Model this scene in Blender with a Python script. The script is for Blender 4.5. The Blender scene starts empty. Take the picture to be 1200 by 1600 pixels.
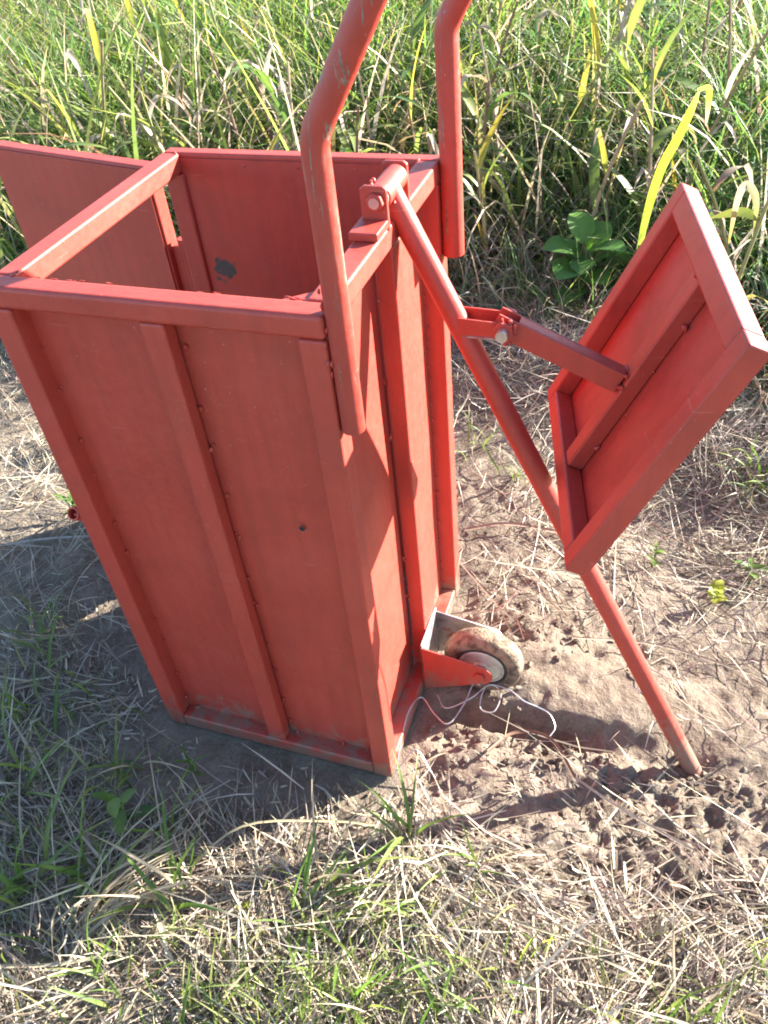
import bpy, math, random
import numpy as np
from mathutils import Vector, Matrix

random.seed(7)
rng = np.random.default_rng(11)
scene = bpy.context.scene
col = scene.collection

# ------------------------------------------------------------------ camera
cam_data = bpy.data.cameras.new('camera')
cam = bpy.data.objects.new('camera', cam_data)
col.objects.link(cam)
right = Vector((0.94389289, 0.31850796, -0.08728622))
up = Vector((-0.15242092, 0.6546122, 0.74043955))
fwd = Vector((-0.29297452, 0.68559138, -0.66643108))
CAM = Vector((0.87600669, -0.77909298, 1.46645969))
m = Matrix((right, up, -fwd)).transposed().to_4x4()
m.translation = CAM
cam.matrix_world = m
cam_data.sensor_fit = 'VERTICAL'
cam_data.sensor_height = 24.0
cam_data.lens = 24.0 * 1306.56 / 1600.0
cam_data.clip_start = 0.02
cam_data.clip_end = 500
scene.camera = cam

# ------------------------------------------------------------------ light
SUN_AZ = 42.0      # degrees from +X towards +Y, where the sun stands
SUN_EL = 20.5
world = bpy.data.worlds.new('World')
scene.world = world
world.use_nodes = True
wn = world.node_tree
sky = wn.nodes.new('ShaderNodeTexSky')
sky.sky_type = 'NISHITA'
sky.sun_disc = False
sky.ozone_density = 2.2
sky.dust_density = 0.6
sky.sun_elevation = math.radians(SUN_EL)
sky.sun_rotation = math.radians(90 - SUN_AZ)
wn.links.new(sky.outputs[0], wn.nodes['Background'].inputs[0])
wn.nodes['Background'].inputs[1].default_value = 0.075
sun_data = bpy.data.lights.new('sun', 'SUN')
sun_data.energy = 5.0
sun_data.angle = math.radians(0.55)
sun_data.color = (1.0, 0.93, 0.83)
sun = bpy.data.objects.new('sun', sun_data)
col.objects.link(sun)
sd = Vector((math.cos(math.radians(SUN_AZ)) * math.cos(math.radians(SUN_EL)),
             math.sin(math.radians(SUN_AZ)) * math.cos(math.radians(SUN_EL)),
             math.sin(math.radians(SUN_EL))))
sun.rotation_euler = sd.to_track_quat('Z', 'Y').to_euler()
sun.location = (4, 4, 4)
scene.view_settings.view_transform = 'Standard'
scene.view_settings.look = 'None'
scene.view_settings.exposure = 2.72
scene.view_settings.gamma = 1.0
scene.view_settings.use_curve_mapping = False
scene.render.engine = 'CYCLES'
scene.cycles.use_denoising = True
scene.cycles.filter_width = 1.9
scene.cycles.max_bounces = 8
scene.cycles.transmission_bounces = 4

W, D, H = 0.4947, 0.5169, 1.0

# ------------------------------------------------------------------ helpers
def tag(o, label=None, cat=None, group=None, kind=None):
    if label: o['label'] = label
    if cat: o['category'] = cat
    if group: o['group'] = group
    if kind: o['kind'] = kind
    return o

def adopt(o, parent):
    if parent is not None:
        o.parent = parent
        o.matrix_parent_inverse = Matrix.Translation(-Vector(parent_origin(parent)))

def parent_origin(p):
    v = Vector(p.location)
    while p.parent is not None:
        p = p.parent
        v = v + Vector(p.location) if False else v
    return v

def empty(name, loc):
    o = bpy.data.objects.new(name, None)
    o.location = loc
    o.empty_display_size = 0.1
    col.objects.link(o)
    return o

class MB:
    """collects shapes, then builds one mesh object"""
    def __init__(self):
        self.v = []; self.f = []
    def add(self, vs, fs):
        b = len(self.v)
        self.v += [tuple(p) for p in vs]
        self.f += [tuple(b + i for i in f) for f in fs]
        return self
    def box(self, x0, x1, y0, y1, z0, z1):
        vs = [(x, y, z) for z in (z0, z1) for y in (y0, y1) for x in (x0, x1)]
        return self.add(vs, [(0,2,3,1),(4,5,7,6),(0,1,5,4),(2,6,7,3),(0,4,6,2),(1,3,7,5)])
    def obox(self, c, ax, ay, az, hx, hy, hz):
        c, ax, ay, az = Vector(c), Vector(ax), Vector(ay), Vector(az)
        vs = [c + ax*(sx*hx) + ay*(sy*hy) + az*(sz*hz) for sz in (-1,1) for sy in (-1,1) for sx in (-1,1)]
        return self.add(vs, [(0,2,3,1),(4,5,7,6),(0,1,5,4),(2,6,7,3),(0,4,6,2),(1,3,7,5)])
    def bar(self, p0, p1, side, hs, ht):
        p0, p1 = Vector(p0), Vector(p1)
        a = (p1-p0); L = a.length; a.normalize()
        s = Vector(side); s = (s - a*s.dot(a)).normalized(); t = a.cross(s)
        return self.obox((p0+p1)/2, a, s, t, L/2, hs, ht)
    def tube(self, pts, r, n=14, cap=True):
        pts = [Vector(p) for p in pts]
        if not hasattr(r, '__len__'): r = [r]*len(pts)
        d = (pts[1]-pts[0]).normalized()
        s = d.orthogonal().normalized()
        vs = []
        for i, p in enumerate(pts):
            if 0 < i < len(pts)-1: d2 = ((pts[i+1]-p).normalized() + (p-pts[i-1]).normalized()).normalized()
            elif i == 0: d2 = (pts[1]-p).normalized()
            else: d2 = (p-pts[i-1]).normalized()
            s = (s - d2*s.dot(d2)).normalized()
            t = d2.cross(s)
            for k in range(n):
                a = 2*math.pi*k/n
                vs.append(p + (s*math.cos(a) + t*math.sin(a))*r[i])
        fs = []
        for i in range(len(pts)-1):
            for k in range(n):
                k2 = (k+1) % n
                fs.append((i*n+k, i*n+k2, (i+1)*n+k2, (i+1)*n+k))
        if cap:
            fs.append(tuple(reversed(range(n)))); fs.append(tuple((len(pts)-1)*n + k for k in range(n)))
        return self.add(vs, fs)
    def pipe_end(self, p, d, r, ri, depth, n=20):
        """a hollow pipe mouth: ring and inner wall going back by depth along -d"""
        p = Vector(p); d = Vector(d).normalized(); s = d.orthogonal().normalized(); t = d.cross(s)
        vs = []
        for rr, off in ((r, 0), (ri, 0), (ri, -depth)):
            for k in range(n):
                a = 2*math.pi*k/n
                vs.append(p + d*off + (s*math.cos(a)+t*math.sin(a))*rr)
        fs = []
        for j in range(2):
            for k in range(n):
                k2 = (k+1) % n
                fs.append((j*n+k, j*n+k2, (j+1)*n+k2, (j+1)*n+k))
        fs.append(tuple(2*n+k for k in range(n)))
        return self.add(vs, fs)
    def prism(self, poly, thick):
        """poly: 3-D points in a plane, extruded by vector thick"""
        n = len(poly); t = Vector(thick)
        vs = [Vector(p) for p in poly] + [Vector(p)+t for p in poly]
        fs = [tuple(reversed(range(n))), tuple(range(n, 2*n))]
        fs += [(i, (i+1) % n, n+(i+1) % n, n+i) for i in range(n)]
        return self.add(vs, fs)
    def lathe(self, c, axis, prof, n=40):
        c, d = Vector(c), Vector(axis).normalized()
        s = d.orthogonal().normalized(); t = d.cross(s)
        vs = []
        for r, h in prof:
            for k in range(n):
                a = 2*math.pi*k/n
                vs.append(c + d*h + (s*math.cos(a)+t*math.sin(a))*r)
        fs = []
        for i in range(len(prof)-1):
            for k in range(n):
                k2 = (k+1) % n
                fs.append((i*n+k, i*n+k2, (i+1)*n+k2, (i+1)*n+k))
        return self.add(vs, fs)
    def blob(self, c, r, sc=(1,1,1), jit=.25):
        """small lump (weld bead, clod): an uneven octahedron-sphere"""
        vs = []; c = Vector(c)
        for i in range(1, 4):
            th = math.pi*i/4
            for k in range(6):
                ph = 2*math.pi*(k+.5*(i % 2))/6
                q = r*(1+random.uniform(-jit, jit))
                vs.append(c + Vector((q*math.sin(th)*math.cos(ph)*sc[0], q*math.sin(th)*math.sin(ph)*sc[1], q*math.cos(th)*sc[2])))
        vs.append(c+Vector((0,0,r*sc[2]))); vs.append(c-Vector((0,0,r*sc[2])))
        fs = []
        for i in range(2):
            for k in range(6):
                k2 = (k+1) % 6
                fs.append((i*6+k, (i+1)*6+k, (i+1)*6+k2, i*6+k2))
        for k in range(6):
            fs.append((18, k, (k+1) % 6)); fs.append((19, 12+(k+1) % 6, 12+k))
        return self.add(vs, fs)
    def build(self, name, mat, parent=None, bevel=0, smooth=False, seg=2):
        me = bpy.data.meshes.new(name)
        me.from_pydata(self.v, [], self.f)
        me.update()
        o = bpy.data.objects.new(name, me)
        col.objects.link(o)
        me.materials.append(mat)
        if parent is not None:
            o.parent = parent
            root = parent
            while root.parent is not None: root = root.parent
            # meshes are written in world coordinates; only the root Empty is moved
            o.matrix_parent_inverse = Matrix.Translation(-Vector(root.location)) if parent is root else Matrix.Identity(4)
        if smooth or bevel:
            me.shade_smooth()
        if smooth and not bevel:
            me.set_sharp_from_angle(angle=math.radians(40))
        if bevel:
            b = o.modifiers.new('bevel', 'BEVEL')
            b.width = bevel; b.segments = seg; b.limit_method = 'ANGLE'; b.angle_limit = math.radians(35)
            b.harden_normals = True
        return o

def catmull(pts, n=8):
    P = [Vector(p) for p in pts]; P = [2*P[0]-P[1]] + P + [2*P[-1]-P[-2]]
    out = []
    for i in range(1, len(P)-2):
        for k in range(n):
            t = k/n
            out.append(.5*((2*P[i]) + (P[i+1]-P[i-1])*t + (2*P[i-1]-5*P[i]+4*P[i+1]-P[i+2])*t*t + (3*P[i]-P[i-1]-3*P[i+1]+P[i+2])*t**3))
    out.append(P[-2]); return out

# ------------------------------------------------------------------ materials
def newmat(name):
    mt = bpy.data.materials.new(name); mt.use_nodes = True
    nt = mt.node_tree; b = nt.nodes['Principled BSDF']
    return mt, nt, b
def N(nt, t, **kw):
    n = nt.nodes.new(t)
    for k, v in kw.items():
        if k.startswith('i_'): n.inputs[k[2:].replace('_', ' ')].default_value = v
        else: setattr(n, k, v)
    return n
def noise(nt, vec, scale, detail=4, rough=.55, dist=0):
    n = N(nt, 'ShaderNodeTexNoise'); n.inputs['Scale'].default_value = scale; n.inputs['Detail'].default_value = detail
    n.inputs['Roughness'].default_value = rough; n.inputs['Distortion'].default_value = dist
    nt.links.new(vec, n.inputs['Vector']); return n.outputs['Fac']
def ramp(nt, fac, stops):
    r = N(nt, 'ShaderNodeValToRGB'); e = r.color_ramp.elements
    while len(e) < len(stops): e.new(.5)
    for el, (p, c) in zip(e, stops): el.position = p; el.color = (*c, 1) if len(c) == 3 else c
    nt.links.new(fac, r.inputs[0]); return r.outputs[0]
def mix(nt, fac, a, b, typ='MIX'):
    n = N(nt, 'ShaderNodeMix', data_type='RGBA', blend_type=typ)
    for sock, v in ((n.inputs[0], fac), (n.inputs[6], a), (n.inputs[7], b)):
        if isinstance(v, (int, float)): sock.default_value = v
        elif isinstance(v, tuple): sock.default_value = (*v, 1) if len(v) == 3 else v
        else: nt.links.new(v, sock)
    return n.outputs[2]
def math_n(nt, op, a, b=None, c=None):
    n = N(nt, 'ShaderNodeMath', operation=op)
    for i, v in enumerate((a, b, c)):
        if v is None: continue
        if isinstance(v, (int, float)): n.inputs[i].default_value = v
        else: nt.links.new(v, n.inputs[i])
    return n.outputs[0]
def bump(nt, b, h, strength, dist):
    n = N(nt, 'ShaderNodeBump'); n.inputs['Strength'].default_value = strength; n.inputs['Distance'].default_value = dist
    nt.links.new(h, n.inputs['Height']); nt.links.new(n.outputs[0], b.inputs['Normal'])

def paint(name, wear=0.0, wear_z=None, stain=None, tint=1.0):
    mt, nt, b = newmat(name)
    tc = N(nt, 'ShaderNodeTexCoord').outputs['Object']
    big = noise(nt, tc, 5, 4, .6, .4)
    fine = noise(nt, tc, 90, 5, .6)
    base = ramp(nt, big, [(.25, (.335*tint, .038*tint, .025*tint)), (.5, (.405*tint, .048*tint, .031*tint)), (.78, (.43*tint, .059*tint, .040*tint))])
    base = mix(nt, .22, base, ramp(nt, fine, [(.3, (.32, .036, .023)), (.7, (.45, .064, .042))]))
    # brushed streaks running down
    mp = N(nt, 'ShaderNodeMapping'); mp.inputs['Scale'].default_value = (60, 60, 3)
    nt.links.new(tc, mp.inputs[0])
    st = noise(nt, mp.outputs[0], 1.0, 3, .6)
    stf = ramp(nt, st, [(.42, (0, 0, 0)), (.72, (1, 1, 1))])
    base = mix(nt, math_n(nt, 'MULTIPLY', stf, .42), base, (.26, .036, .025))
    # large dull smudges
    sm = noise(nt, tc, 3.1, 5, .6, 1.2)
    smf = ramp(nt, sm, [(.50, (0, 0, 0)), (.72, (1, 1, 1))])
    base = mix(nt, math_n(nt, 'MULTIPLY', smf, .55), base, (.24, .040, .027))
    # thin scratches
    mps = N(nt, 'ShaderNodeMapping'); mps.inputs['Scale'].default_value = (9, 9, 260); mps.inputs['Rotation'].default_value = (.35, .5, .2)
    nt.links.new(tc, mps.inputs[0])
    sc_ = ramp(nt, noise(nt, mps.outputs[0], 1.0, 2, .5), [(.735, (0, 0, 0)), (.75, (1, 1, 1))])
    base = mix(nt, math_n(nt, 'MULTIPLY', sc_, .35), base, (.50, .20, .15))
    # dusty film, thicker in blotches
    du = noise(nt, tc, 11, 6, .65, .8)
    duf = ramp(nt, du, [(.52, (0, 0, 0)), (.80, (1, 1, 1))])
    base = mix(nt, math_n(nt, 'MULTIPLY', duf, .20), base, (.42, .11, .075))
    # tiny chips
    ch = noise(nt, tc, 210, 2, .5)
    chf = ramp(nt, ch, [(.735, (0, 0, 0)), (.75, (1, 1, 1))])
    base = mix(nt, math_n(nt, 'MULTIPLY', chf, .55), base, (.50, .26, .20))
    # soil splashed up the lowest hand's breadth
    sz = N(nt, 'ShaderNodeSeparateXYZ'); nt.links.new(tc, sz.inputs[0])
    hz = math_n(nt, 'SUBTRACT', 1.0, math_n(nt, 'DIVIDE', sz.outputs[2], .16))
    mud = ramp(nt, math_n(nt, 'ADD', math_n(nt, 'MULTIPLY', hz, .34), math_n(nt, 'MULTIPLY', noise(nt, tc, 28, 6, .7, .5), .75)), [(.56, (0, 0, 0)), (.70, (1, 1, 1))])
    mud = math_n(nt, 'MULTIPLY', mud, math_n(nt, 'GREATER_THAN', hz, 0.0))
    base = mix(nt, math_n(nt, 'MULTIPLY', mud, .75), base, (.20, .145, .105))
    geo = N(nt, 'ShaderNodeNewGeometry')
    rough = ramp(nt, fine, [(.2, (.40,)*3), (.8, (.60,)*3)])
    if stain:
        sp = N(nt, 'ShaderNodeVectorMath', operation='DISTANCE'); nt.links.new(tc, sp.inputs[0]); sp.inputs[1].default_value = stain[:3]
        wob = noise(nt, tc, 45, 4, .6)
        d = math_n(nt, 'ADD', sp.outputs['Value'], math_n(nt, 'MULTIPLY', math_n(nt, 'SUBTRACT', wob, .5), .060))
        sf = ramp(nt, math_n(nt, 'DIVIDE', d, stain[3]), [(.8, (1, 1, 1)), (1.0, (0, 0, 0))])
        base = mix(nt, sf, base, (.055, .05, .047))
    if wear:
        sx = N(nt, 'ShaderNodeSeparateXYZ'); nt.links.new(tc, sx.inputs[0])
        mp2 = N(nt, 'ShaderNodeMapping'); mp2.inputs['Scale'].default_value = (90, 90, 9)
        nt.links.new(tc, mp2.inputs[0])
        wn_ = noise(nt, mp2.outputs[0], 1.0, 6, .72, .6)
        wf = ramp(nt, wn_, [(.66-wear, (0, 0, 0)), (.69-wear, (1, 1, 1))])
        if wear_z:
            zr = ramp(nt, math_n(nt, 'DIVIDE', math_n(nt, 'SUBTRACT', sx.outputs[2], wear_z[0]), wear_z[1]-wear_z[0]), [(0.0, (0, 0, 0)), (.12, (1, 1, 1)), (.9, (1, 1, 1)), (1, (.2, .2, .2))])
            wf = math_n(nt, 'MULTIPLY', wf, zr)
        base = mix(nt, wf, base, ramp(nt, noise(nt, tc, 130, 4), [(.3, (.10, .065, .05)), (.7, (.25, .19, .15))]))
    nt.links.new(base, b.inputs['Base Color'])
    nt.links.new(rough, b.inputs['Roughness'])
    b.inputs['Specular IOR Level'].default_value = .5
    h = math_n(nt, 'ADD', math_n(nt, 'MULTIPLY', noise(nt, tc, 11, 3, .5), 1.6), math_n(nt, 'ADD', math_n(nt, 'MULTIPLY', fine, .22), math_n(nt, 'MULTIPLY', st, .25)))
    bump(nt, b, h, .35, .004)
    return mt
PAINT = paint('red_oxide_paint')
PAINT_BACK = paint('red_oxide_paint_stained', stain=(.076, D-.031, .792, .021))
PAINT_HANDLE = paint('red_oxide_paint_worn', wear=.09, wear_z=(.86, 1.60), tint=.80)
PAINT_HANDLE2 = paint('red_oxide_paint_handled', wear=.06, wear_z=(.80, 1.60), tint=.92)
PAINT_WELD = paint('red_oxide_weld', tint=1.05)

def simple(name, stops, scale, rough=.6, metal=0, bstr=.3, bdist=.002, detail=5):
    mt, nt, b = newmat(name)
    tc = N(nt, 'ShaderNodeTexCoord').outputs['Object']
    f = noise(nt, tc, scale, detail, .62, .3)
    nt.links.new(ramp(nt, f, stops), b.inputs['Base Color'])
    b.inputs['Roughness'].default_value = rough; b.inputs['Metallic'].default_value = metal
    bump(nt, b, noise(nt, tc, scale*4, 4), bstr, bdist)
    return mt
STEEL = simple('zinc_steel', [(.32, (.20, .16, .13)), (.45, (.36, .35, .35)), (.56, (.46, .45, .45)), (.66, (.36, .10, .07))], 22, .42, .6, .2, .001)
BOLT = simple('bolt_steel', [(.4, (.46, .45, .43)), (.62, (.6, .58, .54)), (.7, (.34, .12, .09))], 60, .35, .8, .15, .001)
WIRE = simple('galvanised_wire', [(.3, (.45, .45, .46)), (.7, (.62, .62, .63))], 120, .35, .7, .1, .0005)
TYRE = simple('muddy_rubber', [(.34, (.06, .045, .035)), (.45, (.15, .105, .070)), (.53, (.25, .18, .12)), (.70, (.33, .25, .165))], 48, .92, 0, .9, .005, 8)
RIM = simple('cream_rim', [(.3, (.34, .30, .22)), (.52, (.58, .54, .43)), (.74, (.62, .58, .48))], 40, .55, .1, .2, .001)
GAP_SHADE = simple('painted_gap_shade', [(.3, (.02, .02, .02)), (.7, (.05, .045, .04))], 40, .9, 0, .2, .001)  # near-black colour standing in for the shade inside small openings

def ground_mat():
    mt, nt, b = newmat('dry_silt_soil')
    tc = N(nt, 'ShaderNodeTexCoord').outputs['Object']
    a = noise(nt, tc, 2.3, 6, .62, .3); f1 = noise(nt, tc, 17, 8, .68, .4); f2 = noise(nt, tc, 140, 5, .6)
    c1 = ramp(nt, a, [(.32, (.060, .046, .035)), (.45, (.165, .130, .096)), (.60, (.275, .230, .182))])
    c2 = ramp(nt, f1, [(.32, (.055, .042, .031)), (.46, (.175, .138, .102)), (.66, (.270, .228, .180))])
    c = mix(nt, .55, c1, c2)
    dp = ramp(nt, noise(nt, tc, 7.5, 7, .7, .9), [(.50, (0, 0, 0)), (.64, (1, 1, 1))])
    c = mix(nt, math_n(nt, 'MULTIPLY', dp, .6), c, (.085, .064, .047))
    c = mix(nt, .25, c, ramp(nt, f2, [(.3, (.07, .052, .038)), (.7, (.33, .27, .205))]))
    nt.links.new(c, b.inputs['Base Color']); b.inputs['Roughness'].default_value = .95
    b.inputs['Specular IOR Level'].default_value = .15
    h = math_n(nt, 'ADD', f1, math_n(nt, 'MULTIPLY', f2, .35))
    bump(nt, b, h, .9, .012)
    return mt
SOIL = ground_mat()

def blade_mat(name, trans=.35, rough=.55, vary=.35):
    mt, nt, b = newmat(name)
    at = N(nt, 'ShaderNodeAttribute'); at.attribute_name = 'col'
    oi = N(nt, 'ShaderNodeObjectInfo')
    tc = N(nt, 'ShaderNodeTexCoord').outputs['Object']
    nz = noise(nt, tc, 60, 4, .6)
    nz2 = noise(nt, tc, 22, 5, .7)
    f = math_n(nt, 'ADD', math_n(nt, 'MULTIPLY', oi.outputs['Random'], vary), math_n(nt, 'ADD', math_n(nt, 'ADD', math_n(nt, 'MULTIPLY', nz, .5), math_n(nt, 'MULTIPLY', nz2, .6)), .45 - vary/2))
    c = mix(nt, 1.0, at.outputs['Color'], f, 'MULTIPLY')
    nt.links.new(c, b.inputs['Base Color']); b.inputs['Roughness'].default_value = rough
    b.inputs['Specular IOR Level'].default_value = .35
    tr = N(nt, 'ShaderNodeBsdfTranslucent')
    hs = N(nt, 'ShaderNodeHueSaturation'); hs.inputs['Saturation'].default_value = 1.15; hs.inputs['Value'].default_value = 1.25
    nt.links.new(c, hs.inputs['Color']); nt.links.new(hs.outputs[0], tr.inputs[0])
    ms = N(nt, 'ShaderNodeMixShader'); ms.inputs[0].default_value = trans
    out = nt.nodes['Material Output']
    nt.links.new(b.outputs[0], ms.inputs[1]); nt.links.new(tr.outputs[0], ms.inputs[2]); nt.links.new(ms.outputs[0], out.inputs[0])
    return mt
GRASS = blade_mat('grass_blade', .5, .5, 0.0)
STRAW = blade_mat('dry_straw', .15, .6, 0.0)
LEAF = blade_mat('leaf', .42, .45, .3)
STEM = blade_mat('stem', .05, .6, .3)

# ------------------------------------------------------------------ terrain height
def vnoise(x, y, seed):
    """smooth value noise on arrays"""
    xi = np.floor(x).astype(np.int64); yi = np.floor(y).astype(np.int64)
    xf = x-xi; yf = y-yi
    u = xf*xf*(3-2*xf); v = yf*yf*(3-2*yf)
    def h(a, b):
        n = (a*374761393 + b*668265263 + seed*974634777) & 0x7fffffff
        n = ((n ^ (n >> 13)) * 1274126177) & 0x7fffffff
        return ((n ^ (n >> 16)) & 0xffff)/65535.0
    return (h(xi, yi)*(1-u)+h(xi+1, yi)*u)*(1-v) + (h(xi, yi+1)*(1-u)+h(xi+1, yi+1)*u)*v
def fbm(x, y, freq, octs, seed, gain=.5):
    s = 0*x; a = 1.0; t = 0
    for i in range(octs):
        s = s + a*(vnoise(x*freq, y*freq, seed+i)-.5); t += a; a *= gain; freq *= 2.03
    return s/t
def sstep(a, b, x):
    t = np.clip((x-a)/(b-a), 0, 1); return t*t*(3-2*t)
EDGE = np.array([(-60, 18.), (-3.2, 1.75), (-1.45, 1.30), (-.6, 1.72), (.25, 1.86), (.75, 1.62), (1.2, 1.40), (2.2, .95), (4, .2), (60, -24)])
def edge_y(x): return np.interp(x, EDGE[:, 0], EDGE[:, 1])
def rut_y(x): return .205 + .012*np.sin(x*7) + .02*sstep(.9, 1.6, x)
def ground_z(x, y):
    x = np.asarray(x, float); y = np.asarray(y, float)
    z = .035*fbm(x, y, 1.6, 3, 3) + .022*fbm(x, y, 6, 3, 9) + .010*fbm(x, y, 24, 3, 21)
    far = sstep(3, 20, np.hypot(x, y)); z = z*(1-far*.5)
    z = z - .036*sstep(.60, 1.05, x)*sstep(-.5, .1, y)
    # lumpy broken clods beside the rut and in the lower right
    rough = np.exp(-(((x-1.08)/.30)**2 + ((y+.02)/.13)**2)) + .8*np.exp(-(((x-.95)/.35)**2+((y-.15)/.05)**2)) + .7*np.exp(-(((x-.68)/.18)**2+((y-.42)/.07)**2)) + .35*np.exp(-(((x-.62)/.12)**2+((y-.08)/.1)**2))
    lum = .7-np.abs(fbm(x, y, 20, 4, 40, .6))*3.2
    z = z + rough*(.030*(lum-.35) + .040*fbm(x, y, 55, 3, 44, .6))
    z = z + .016*fbm(x, y, 45, 3, 47, .6)*sstep(.1, .3, fbm(x, y, 3, 2, 48)+.25)
    z = z + .030*fbm(x, y, 8, 3, 52)*sstep(-.02, -.2, y)
    # hay bank along the grass
    z = z + .05*np.exp(-((y-edge_y(x)+.22)/.16)**2)*(.6+1.2*fbm(x, y, 2.5, 2, 55))*sstep(.3, .6, x)*(1-sstep(2, 3, x))
    # pale smooth bank on the far side of the rut
    z = z + .022*np.exp(-(((x-.84)/.24)**2+((y-.31)/.085)**4))
    # wheel rut
    along = sstep(.50, .60, x)*(1-sstep(1.9, 2.4, x))
    q = (y-rut_y(x))/(.029+.012*fbm(x, y, 9, 2, 5))
    z = z - along*(.050-.046*sstep(.76, .95, x)+.02*fbm(x, y, 12, 2, 8))*np.exp(-q**8)
    # flat bed under the box
    bx = sstep(-.16, -.02, x)*(1-sstep(W+.01, W+.07, x))*sstep(-.12, .0, y)*(1-sstep(D, D+.1, y))
    z = z*(1-bx) + bx*(-.004)
    # wheel and lever foot
    wm = np.exp(-(((x-.612)/.06)**2+((y-.262)/.04)**2)); z = z*(1-wm) + wm*(-.006)
    fm = np.exp(-(((x-1.047)/.05)**2+((y-.2025)/.05)**2)); z = z*(1-fm) + fm*(-.050 + .012*fbm(x, y, 40, 2, 61))
    return z

def axis(lo, a, b, hi, step):
    core = np.arange(a, b+1e-9, step)
    def out(d):
        r = [0.]; s = step
        while r[-1] < d: s *= 1.12; r.append(r[-1]+s)
        return np.array(r[1:])
    return np.concatenate([(a-out(a-lo))[::-1], core, b+out(hi-b)])
gx = axis(-70, -1.35, 1.75, 70, .0085); gy = axis(-45, -.75, 1.75, 90, .0085)
GX, GY = np.meshgrid(gx, gy)
GZ = ground_z(GX, GY)
nx, ny = len(gx), len(gy)
def grid_mesh(name, X, Y, Z):
    n, k = X.shape[1], X.shape[0]
    me = bpy.data.meshes.new(name)
    co = np.stack([X, Y, Z], -1).reshape(-1, 3).astype(np.float32)
    idx = np.arange(n*k).reshape(k, n)
    q = np.stack([idx[:-1, :-1], idx[:-1, 1:], idx[1:, 1:], idx[1:, :-1]], -1).reshape(-1, 4)
    fast_mesh(me, co, q)
    return me
def fast_mesh(me, co, quads, colors=None, smooth=True):
    me.vertices.add(len(co)); me.vertices.foreach_set('co', np.ascontiguousarray(co, np.float32).ravel())
    nq = len(quads)
    me.loops.add(nq*4); me.loops.foreach_set('vertex_index', np.ascontiguousarray(quads, np.int32).ravel())
    me.polygons.add(nq); me.polygons.foreach_set('loop_start', np.arange(0, nq*4, 4, dtype=np.int32))
    if smooth: me.polygons.foreach_set('use_smooth', np.ones(nq, dtype=bool))
    if colors is not None:
        at = me.color_attributes.new('col', 'FLOAT_COLOR', 'POINT')
        c4 = np.ones((len(co), 4), np.float32); c4[:, :3] = colors
        at.data.foreach_set('color', c4.ravel())
    me.update(calc_edges=True); me.validate()
ground = bpy.data.objects.new('ground', grid_mesh('ground', GX, GY, GZ))
ground.data.materials.append(SOIL); col.objects.link(ground)
tag(ground, kind='structure')

# ------------------------------------------------------------------ the baling press
press = empty('baling_press', (W/2, D/2, 0))
tag(press, 'red painted steel baling box with swung-out door, pipe handles, wheel and long press lever', 'baling press')
P_ = .038           # post size
RH = .033           # rail height
BV = .0045
# posts
for (x, y) in ((0, 0), (W-P_, 0), (0, D-P_), (W-P_, D-P_)):
    MB().box(x, x+P_, y, y+P_, 0, H-RH).build('corner_post', PAINT, press, BV)
# top rails: front and back run over the posts, the side ones butt between them
MB().box(0, W, 0, .037, H-RH, H).build('top_rail', PAINT, press, .007, seg=3)
MB().box(0, W, D-.027, D, H-RH, H).build('top_rail', PAINT, press, BV)
MB().box(.0, .034, .037, D-.027, H-RH, H).build('top_rail', PAINT, press, BV)
MB().box(W-.036, W, .037, D-.027, H-RH, H).build('top_rail', PAINT, press, BV)
# bottom rails
MB().box(P_, W-P_, .001, .036, .0, .034).build('bottom_rail', PAINT, press, BV)
MB().box(P_, W-P_, D-.036, D-.001, .0, .034).build('bottom_rail', PAINT, press, BV)
MB().box(.001, .036, P_, D-P_, .0, .034).build('bottom_rail', PAINT, press, BV)
MB().box(W-.036, W-.001, P_, D-P_, .0, .034).build('bottom_rail', PAINT, press, BV)
# stiffeners
MB().box(.2360, .2725, .002, .0285, .034, H-RH).build('stiffener_bar', PAINT, press, BV)
MB().box(W-.032, W-.001, .254, .292, .034, H-RH).build('stiffener_bar', PAINT, press, BV)
MB().box(.22, .255, D-.026, D-.002, .034, H-RH).build('stiffener_bar', PAINT, press, BV)
def welds(pts, r, parent, sc=(1, 1, 1)):
    mb = MB()
    for p in pts:
        for k in range(random.choice((1, 2, 2, 3))):
            q = [p[i] + random.uniform(-1, 1)*r*.9*sc[i] for i in range(3)]
            mb.blob(q, r*random.uniform(.5, 1.0), sc)
    o = mb.build('weld_bead', PAINT_WELD, parent, smooth=True)
    o['kind'] = 'stuff'
    return o
def warped_sheet(x0, x1, z0, z1, y, th, seed, amp=.0030):
    """sheet metal panel facing -Y with a slight oil-canning wave"""
    nx_, nz_ = 14, 26
    vs = []; fs = []
    for s in (0, 1):
        for j in range(nz_+1):
            for i in range(nx_+1):
                x = x0+(x1-x0)*i/nx_; z = z0+(z1-z0)*j/nz_
                e = math.sin(math.pi*i/nx_)*math.sin(math.pi*j/nz_)
                dy = float(fbm(np.array(x), np.array(z), 4, 2, seed))*amp*4*e
                vs.append((x, y+dy+s*th, z))
    o = (nx_+1)*(nz_+1)
    for j in range(nz_):
        for i in range(nx_):
            a = j*(nx_+1)+i
            fs.append((a, a+1, a+nx_+2, a+nx_+1)); fs.append((o+a, o+a+nx_+1, o+a+nx_+2, o+a+1))
    b0 = [i for i in range(nx_+1)]; bt = [nz_*(nx_+1)+i for i in range(nx_+1)]
    l0 = [j*(nx_+1) for j in range(nz_+1)]; r0 = [j*(nx_+1)+nx_ for j in range(nz_+1)]
    for L, fl in ((b0, 1), (bt, 0), (l0, 0), (r0, 1)):
        for a, b in zip(L[:-1], L[1:]):
            fs.append((a, o+a, o+b, b) if fl else (a, b, o+b, o+a))
    return vs, fs
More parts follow.
